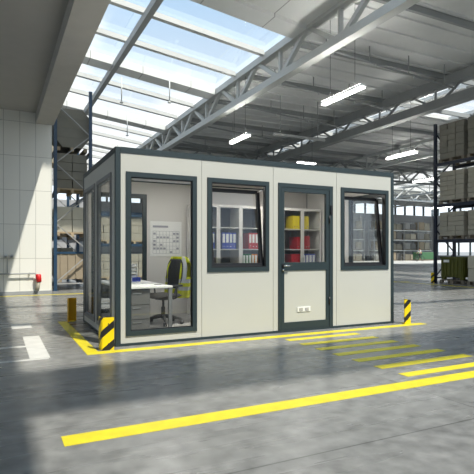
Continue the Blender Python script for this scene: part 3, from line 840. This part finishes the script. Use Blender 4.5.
def binder(x, z, m, label, group, w=.065, h=.31, lab=True):
    y0 = YC+.06
    t = thing('ring_binder', (x+w/2, y0, z), label, 'binder', group)
    MB().box(x, y0, z, x+.004, y0+.28, z+h).box(x+w-.004, y0, z, x+w, y0+.28, z+h).box(x+.004, y0, z, x+w-.004, y0+.005, z+h).build('cover', M[m], t)
    MB().box(x+.008, y0+.006, z+.012, x+w-.008, y0+.26, z+h-.015).build('paper_block', M['paper'], t)
    if lab:
        MB().box(x+.01, y0-.0015, z+h*.38, x+w-.01, y0, z+h*.92).build('spine_label', M['paper'], t)
    MB().tube([(x+w/2, y0-.003, z+.05), (x+w/2, y0, z+.05)], .012, 10).build('finger_ring', M['chrome'], t)
def row(x, z, n, m, desc, where, w=.068, lab=True, h=.31):
    pos = {1: ['only one'], 2: ['left', 'right'], 3: ['left', 'centre', 'right'], 4: ['leftmost', 'second from left', 'third from left', 'rightmost'],
           5: ['leftmost', 'second from left', 'centre', 'fourth from left', 'rightmost']}[n]
    for k in range(n):
        mm = m[k] if isinstance(m, list) else m
        cn = dict(redb='red', blueb='blue', yelb='yellow', greenb='green', orab='orange')[mm]
        binder(x+w*k, z, mm, f'{cn} ring binder {desc}, {pos[k]} of {n}' if n > 1 else f'{cn} ring binder {desc}', where, w-.004, h, lab)
row(2.45, SH[2], 4, 'blueb', 'behind the left tilted window', 'blue binders in the left cabinet', w=.075)
row(2.22, SH[2], 1, 'blueb', 'alone beside the left window frame', 'blue binders in the left cabinet', w=.08)
row(3.02, SH[2], 3, 'redb', 'on middle shelf behind left tilted window', 'red binders in the middle cabinet', w=.07)
row(2.89, SH[1], 5, ['greenb', 'greenb', 'greenb', 'orab', 'orab'], 'on lower shelf behind left window', 'green and orange binders in the middle cabinet', w=.065)
row(4.04, SH[3], 2, 'yelb', 'left of the door divider, upper shelf', 'yellow binders in the right cabinet', w=.08, lab=False, h=.27)
row(4.27, SH[3], 2, 'yelb', 'right of the door divider, upper shelf', 'yellow binders in the right cabinet', w=.08, lab=False, h=.27)
row(4.13, SH[2], 1, 'redb', 'left of the door divider on the middle shelf', 'red binders in the right cabinet', w=.08, lab=False, h=.25)
row(4.27, SH[2], 3, 'redb', 'right of door divider, middle shelf', 'red binders in the right cabinet', w=.062, lab=False, h=.27)
row(4.00, SH[1], 3, 'redb', 'on lower shelf above the door rail', 'red binders in the right cabinet', w=.07, lab=False)
row(4.27, SH[1], 4, 'blueb', 'on lower shelf seen through door glass', 'blue binders in the right cabinet', w=.08)

# ---- office chair
CXp, CYp = 1.08, 1.37
t = thing('office_chair', (0, 0, 0), 'black mesh back office chair on a five star base beside the desk', 'chair')
MB().tube([(0, 0, .09), (0, 0, .28), (0, 0, .281), (0, 0, .42)], [.035, .035, .02, .02], 12).build('gas_lift', M['plastic'], t)
sb = MB()
for k in range(5):
    a = 2*PI*k/5+.35; c, s = math.cos(a), math.sin(a)
    sb.tube([(0, 0, .13), (.15*c, .15*s, .115), (.3*c, .3*s, .08)], [.032, .026, .018], 8)
sb.build('star_base', M['plastic'], t)
for k in range(5):
    a = 2*PI*k/5+.35; c, s = math.cos(a), math.sin(a); p = Vector((.31*c, .31*s, .03)); q = Vector((-s, c, 0))
    MB().tube([p-q*.028, p-q*.006], .03, 12).tube([p+q*.006, p+q*.028], .03, 12).tube([p+Vector((0, 0, 0)), p+Vector((0, 0, .055))], .008, 6).build('caster', M['plastic'], t)
def pillow(mb, cx, cy, cz, wx, wy, h, curve=0, n=10):
    vs = []; fs = []
    for s in (1, -1):
        for i in range(n+1):
            for j in range(n+1):
                u, v = -1+2*i/n, -1+2*j/n
                r = max(0, 1-abs(u)**5)**.5*max(0, 1-abs(v)**5)**.5
                x = wx*(u*(1-.06*v*v)); y = wy*(v*(1-.06*u*u))
                vs.append((cx+x, cy+y, cz+s*h*r + curve*(v*v) - (.03*max(0, -u-.6))))
    N = (n+1)**2
    for s in (0, 1):
        for i in range(n):
            for j in range(n):
                a = s*N+i*(n+1)+j; f = (a, a+n+1, a+n+2, a+1); fs.append(f if s == 0 else f[::-1])
    mb.add(vs, fs, True); return mb
# chair faces -x in local space
pillow(MB(), 0, 0, .46, .24, .24, .04, .012).build('seat', M['seat'], t)
MB().box(-.1, -.09, .395, .14, .09, .43, bev=.01).build('seat_mechanism', M['plastic'], t)
# back: curved shell
n = 12; vs = []; fs = []
for s in (0, 1):
    for i in range(n+1):
        for j in range(n+1):
            v = -1+2*i/n; z = .57+.49*j/n; wz = .165+.03*math.sin(PI*j/n)
            wz *= (1-.25*max(0, (j/n-.8)/.2)**2)
            x = .25+.06*(j/n)**1.2-.045*v*v*-1*-1 + .02*s
            vs.append((x, v*wz, z))
N = (n+1)**2
for s in (0, 1):
    for i in range(n):
        for j in range(n): a = s*N+i*(n+1)+j; fs.append((a, a+1, a+n+2, a+n+1))
for i in range(n):
    for j in (0, n): a = i*(n+1)+j; fs.append((a, a+n+1, a+n+1+N, a+N))
    for k in (0, n): a = k*(n+1)+i; fs.append((a, a+1, a+1+N, a+N))
MB().add(vs, fs, True).build('backrest', M['mesh'], t)
MB().tube([(.1, 0, .41), (.24, 0, .44), (.30, 0, .6), (.33, 0, .85)], .02, 8).build('back_support', M['plastic'], t)
for s, nm in ((-1, 'a'), (1, 'b')):
    MB().tube([(.05, s*.2, .42), (.05, s*.27, .44), (.04, s*.285, .62)], .015, 8).box(-.1, s*.285-.035, .62, .15, s*.285+.035, .65, bev=.01).build('armrest', M['plastic'], t)
t.location = (CXp, CYp, FZ); t.rotation_euler = (0, 0, math.radians(22))
chair = t
# ---- hi-vis vest around the backrest
v_ = thing('safety_vest', (0, 0, 0), 'yellow hi vis vest with silver bands hung over the chair back', 'vest')
nu, nv = 36, 22; vs = []; fs = []; mi = []
op = math.radians(33)
random.seed(5)
for j in range(nv+1):
    q = j/nv; z = .42+.68*q
    for i in range(nu+1):
        u = i/nu; a = PI+op + (2*PI-2*op)*u      # opening towards -x
        rx = .10+.03*(1-q); ry = .265+.02*math.sin(q*3)
        if q > .7: k = (q-.7)/.3; ry *= 1-.35*k**1.5; rx *= 1-.45*k
        wob = .012*math.sin(7*a+3*q)+.008*math.sin(13*a-5*q)
        x = .30+.05*q+(rx+wob)*math.cos(a)*1.1; y = (ry+wob)*math.sin(a)
        vs.append((x, y, z))
for j in range(nv):
    q = (j+.5)/nv
    for i in range(nu):
        u = (i+.5)/nu; a = PI+op+(2*PI-2*op)*u
        side = abs(math.sin(a)) > .93
        if side and .50 < q < .88: continue               # arm holes
        fs.append((j*(nu+1)+i, j*(nu+1)+i+1, (j+1)*(nu+1)+i+1, (j+1)*(nu+1)+i))
        sil = (.16 < q < .27) or (.36 < q < .45) or (q > .45 and (.03 < u < .12 or .88 < u < .97))
        mi.append(1 if sil else 0)
mb = MB(); mb.v = vs; mb.f = fs; mb.mi = mi; mb.sm = [True]*len(fs)
o = mb.build('vest_body', [M['hivis'], M['silver']], v_)
sd = o.modifiers.new('s', 'SOLIDIFY'); sd.thickness = .006
v_.location = (CXp, CYp, FZ); v_.rotation_euler = (0, 0, math.radians(22))

# bin on cabin floor near back window? (waste bin by drawers is hidden)  -- dark bin right of the chair
# ================================================================= CYCLIST
px_, py_ = 49.6, 41.2
t = thing('bicycle', (px_, py_, 0), 'dark bicycle ridden across the far end of the hall', 'bicycle')
def ring(cx, cz, r, tr, n=24):
    mb = MB(); pts = [(px_+cx+r*math.cos(2*PI*k/n), py_, cz+r*math.sin(2*PI*k/n)) for k in range(n+1)]
    return mb.tube(pts, tr, 6, cap=False)
for cx in (-.52, .52):
    wheel = ring(cx, .34, .32, .025).build('wheel', M['rubber'], t)
    mb = MB()
    for k in range(8):
        a = 2*PI*k/8; mb.tube([(px_+cx, py_, .34), (px_+cx+.3*math.cos(a), py_, .34+.3*math.sin(a))], .005, 4)
    mb.build('spokes', M['alu'], wheel)
def PB(x, z, y=0): return (px_+x, py_+y, z)
MB().tube([PB(-.42, .85), PB(-.52, .34)], .02, 6).tube([PB(-.4, .78), PB(.17, .80)], .02, 6).tube([PB(-.4, .7), PB(.08, .3)], .02, 6).tube([PB(.2, .88), PB(.08, .3)], .02, 6).tube([PB(.08, .3), PB(.52, .34)], .016, 6).tube([PB(.18, .8), PB(.52, .34)], .014, 6).build('bicycle_frame', M['navy'], t)
MB().box(px_+.08, py_-.07, .88, px_+.34, py_+.07, .93, bev=.02).build('saddle', M['plastic'], t)
MB().tube([PB(-.36, 1.02, -.25), PB(-.44, 1.0, 0), PB(-.36, 1.02, .25)], .014, 6).tube([PB(-.44, 1.0), PB(-.42, .85)], .014, 6).build('handlebar', M['plastic'], t)
MB().tube([PB(.08, .3, -.12), PB(.08, .3, .12)], .02, 8).box(px_-.1, py_-.16, .18, px_-.0, py_-.08, .2).box(px_+.16, py_+.08, .4, px_+.26, py_+.16, .42).build('pedals', M['plastic'], t)

def skin_chain(name, verts, edges, radii, m, parent, sub=2):
    me = bpy.data.meshes.new(name); o0 = Vector(parent['_o'])
    me.from_pydata([Vector(v)-o0 for v in verts], edges, []); me.materials.append(m)
    o = bpy.data.objects.new(name, me); COL.objects.link(o); o.parent = parent
    sk = o.modifiers.new('skin', 'SKIN'); sk.use_smooth_shade = True
    if not me.skin_vertices: 
        bpy.context.view_layer.objects.active = o
    lay = me.skin_vertices[0].data if me.skin_vertices else me.attributes.new
    if me.skin_vertices:
        for i, r in enumerate(radii): lay[i].radius = (r, r)
        lay[0].use_root = True
    s = o.modifiers.new('sub', 'SUBSURF'); s.levels = sub; s.render_levels = sub
    return o
pr = thing('person', (px_, py_, 0), 'person in a white top and dark trousers riding the bicycle', 'person')
J = dict(pel=(.2, .98, 0), spine=(.12, 1.2, 0), chest=(.02, 1.42, 0), neck=(-.04, 1.55, 0), head=(-.06, 1.66, 0), crown=(-.06, 1.78, 0))
names_ = []; V = []; R_ = []; E = []
def jv(x, z, y, r): V.append(PB(x, z, y)); R_.append(r); return len(V)-1
def mk():
    global V, R_, E
    V = []; R_ = []; E = []
mk()
pel = jv(.2, .98, 0, .13); sp_ = jv(.12, 1.2, 0, .125); ch = jv(.02, 1.42, 0, .14); nk = jv(-.04, 1.56, 0, .055); hd = jv(-.07, 1.66, 0, .095); cr = jv(-.07, 1.77, 0, .075)
E += [(pel, sp_), (sp_, ch), (ch, nk), (nk, hd), (hd, cr)]
for s, kx, kz, fx, fz in ((-1, -.2, .72, -.02, .27), (1, -.15, .88, .18, .48)):
    h_ = jv(.16, .93, s*.1, .095); k_ = jv(kx, kz, s*.12, .06); f_ = jv(fx, fz+.02, s*.12, .042); to = jv(fx-.16, fz-.04, s*.12, .035)
    E += [(pel, h_), (h_, k_), (k_, f_), (f_, to)]
    a_ = jv(.0, 1.44, s*.19, .055); e_ = jv(-.14, 1.2, s*.26, .04); w_ = jv(-.36, 1.05, s*.25, .028); hn = jv(-.41, 1.04, s*.25, .035)
    E += [(ch, a_), (a_, e_), (e_, w_), (w_, hn)]
if True:
    try:
        body = skin_chain('body', V, E, R_, M['skin'], pr)
    except Exception as ex:
        print('skin', ex)
mk()
a = jv(.19, 1.0, 0, .15); b_ = jv(.12, 1.2, 0, .145); c_ = jv(.02, 1.43, 0, .155); E += [(a, b_), (b_, c_)]
for s in (-1, 1):
    p1 = jv(.0, 1.44, s*.19, .07); p2 = jv(-.12, 1.24, s*.25, .055); E += [(c_, p1), (p1, p2)]
skin_chain('shirt', V, E, R_, M['shirt'], pr)
mk()
a = jv(.2, .96, 0, .145)
for s, kx, kz, fx, fz in ((-1, -.2, .72, -.02, .27), (1, -.15, .88, .18, .48)):
    h_ = jv(.16, .93, s*.1, .11); k_ = jv(kx, kz, s*.12, .075); f_ = jv(fx, fz+.08, s*.12, .058); E += [(a, h_), (h_, k_), (k_, f_)]
skin_chain('trousers', V, E, R_, M['trousers'], pr)
# head details
mb = MB(); n = 10; vs = []; fs = []
for i in range(n+1):
    for j in range(n):
        th = PI*.62*i/n; ph = 2*PI*j/n
        vs.append(PB(-.055+.108*math.sin(th)*math.cos(ph), 1.70+.115*math.cos(th), .095*math.sin(th)*math.sin(ph)))
for i in range(n):
    for j in range(n): fs.append((i*n+j, i*n+(j+1) % n, (i+1)*n+(j+1) % n, (i+1)*n+j))
mb.add(vs, fs, True).build('hair', M['hair'], pr)

# ================================================================= LIGHT
sun = bpy.data.lights.new('sun', 'SUN'); sun.energy = 4.6; sun.angle = math.radians(1.2); sun.color = (1, .95, .86)
so = bpy.data.objects.new('sun', sun); COL.objects.link(so)
d = Vector((-.265, .6, -1)).normalized(); so.rotation_euler = d.to_track_quat('-Z', 'Y').to_euler()

wd = bpy.data.worlds.new('world'); sc.world = wd; wd.use_nodes = True; nt = wd.node_tree; bg = nt.nodes['Background']
tc = nt.nodes.new('ShaderNodeTexCoord'); n = nt.nodes.new('ShaderNodeTexNoise'); n.inputs['Scale'].default_value = 3.2; n.inputs['Detail'].default_value = 8
nt.links.new(tc.outputs['Generated'], n.inputs['Vector'])
cr = nt.nodes.new('ShaderNodeValToRGB'); cr.color_ramp.elements[0].position = .47; cr.color_ramp.elements[1].position = .66
cr.color_ramp.elements[0].color = (.20, .37, .58, 1); cr.color_ramp.elements[1].color = (.93, .92, .90, 1)
nt.links.new(n.outputs['Fac'], cr.inputs['Fac'])
sp = nt.nodes.new('ShaderNodeSeparateXYZ'); nt.links.new(tc.outputs['Generated'], sp.inputs[0])
gr = nt.nodes.new('ShaderNodeValToRGB'); gr.color_ramp.elements[0].position = 0.0; gr.color_ramp.elements[1].position = .55
gr.color_ramp.elements[0].color = (1, 1, 1, 1); gr.color_ramp.elements[1].color = (0, 0, 0, 1)
nt.links.new(sp.outputs['Z'], gr.inputs['Fac'])
mx = nt.nodes.new('ShaderNodeMix'); mx.data_type = 'RGBA'; mx.inputs['B'].default_value = (.90, .87, .82, 1)
nt.links.new(gr.outputs['Color'], mx.inputs['Factor']); nt.links.new(cr.outputs['Color'], mx.inputs['A'])
gt = nt.nodes.new('ShaderNodeMath'); gt.operation = 'GREATER_THAN'; gt.inputs[1].default_value = 0
nt.links.new(sp.outputs['Z'], gt.inputs[0])
mx2 = nt.nodes.new('ShaderNodeMix'); mx2.data_type = 'RGBA'; mx2.inputs['A'].default_value = (.42, .41, .39, 1)
nt.links.new(gt.outputs[0], mx2.inputs['Factor']); nt.links.new(mx.outputs['Result'], mx2.inputs['B'])
nt.links.new(mx2.outputs['Result'], bg.inputs['Color']); bg.inputs['Strength'].default_value = 1.5

# ================================================================= CAMERA
cam = bpy.data.cameras.new('camera'); co = bpy.data.objects.new('camera', cam); COL.objects.link(co)
cam.sensor_width = 36; cam.lens = 486/474*36; cam.shift_y = (252-237)/474; cam.clip_end = 300
co.location = (-1.389, -6.335, 1.23); co.rotation_euler = (PI/2, 0, -math.radians(26.4))
sc.camera = co
sc.view_settings.view_transform = 'Standard'; sc.view_settings.look = 'None'; sc.view_settings.gamma = 1
sc.view_settings.use_curve_mapping = False
sc.view_settings.exposure = 0.45
sc.cycles.use_denoising = True
sc.cycles.max_bounces = 8; sc.cycles.transparent_max_bounces = 24
sc.cycles.sample_clamp_indirect = 6; sc.cycles.caustics_reflective = False; sc.cycles.caustics_refractive = False
for o in COL.objects:
    if '_o' in o: del o['_o']
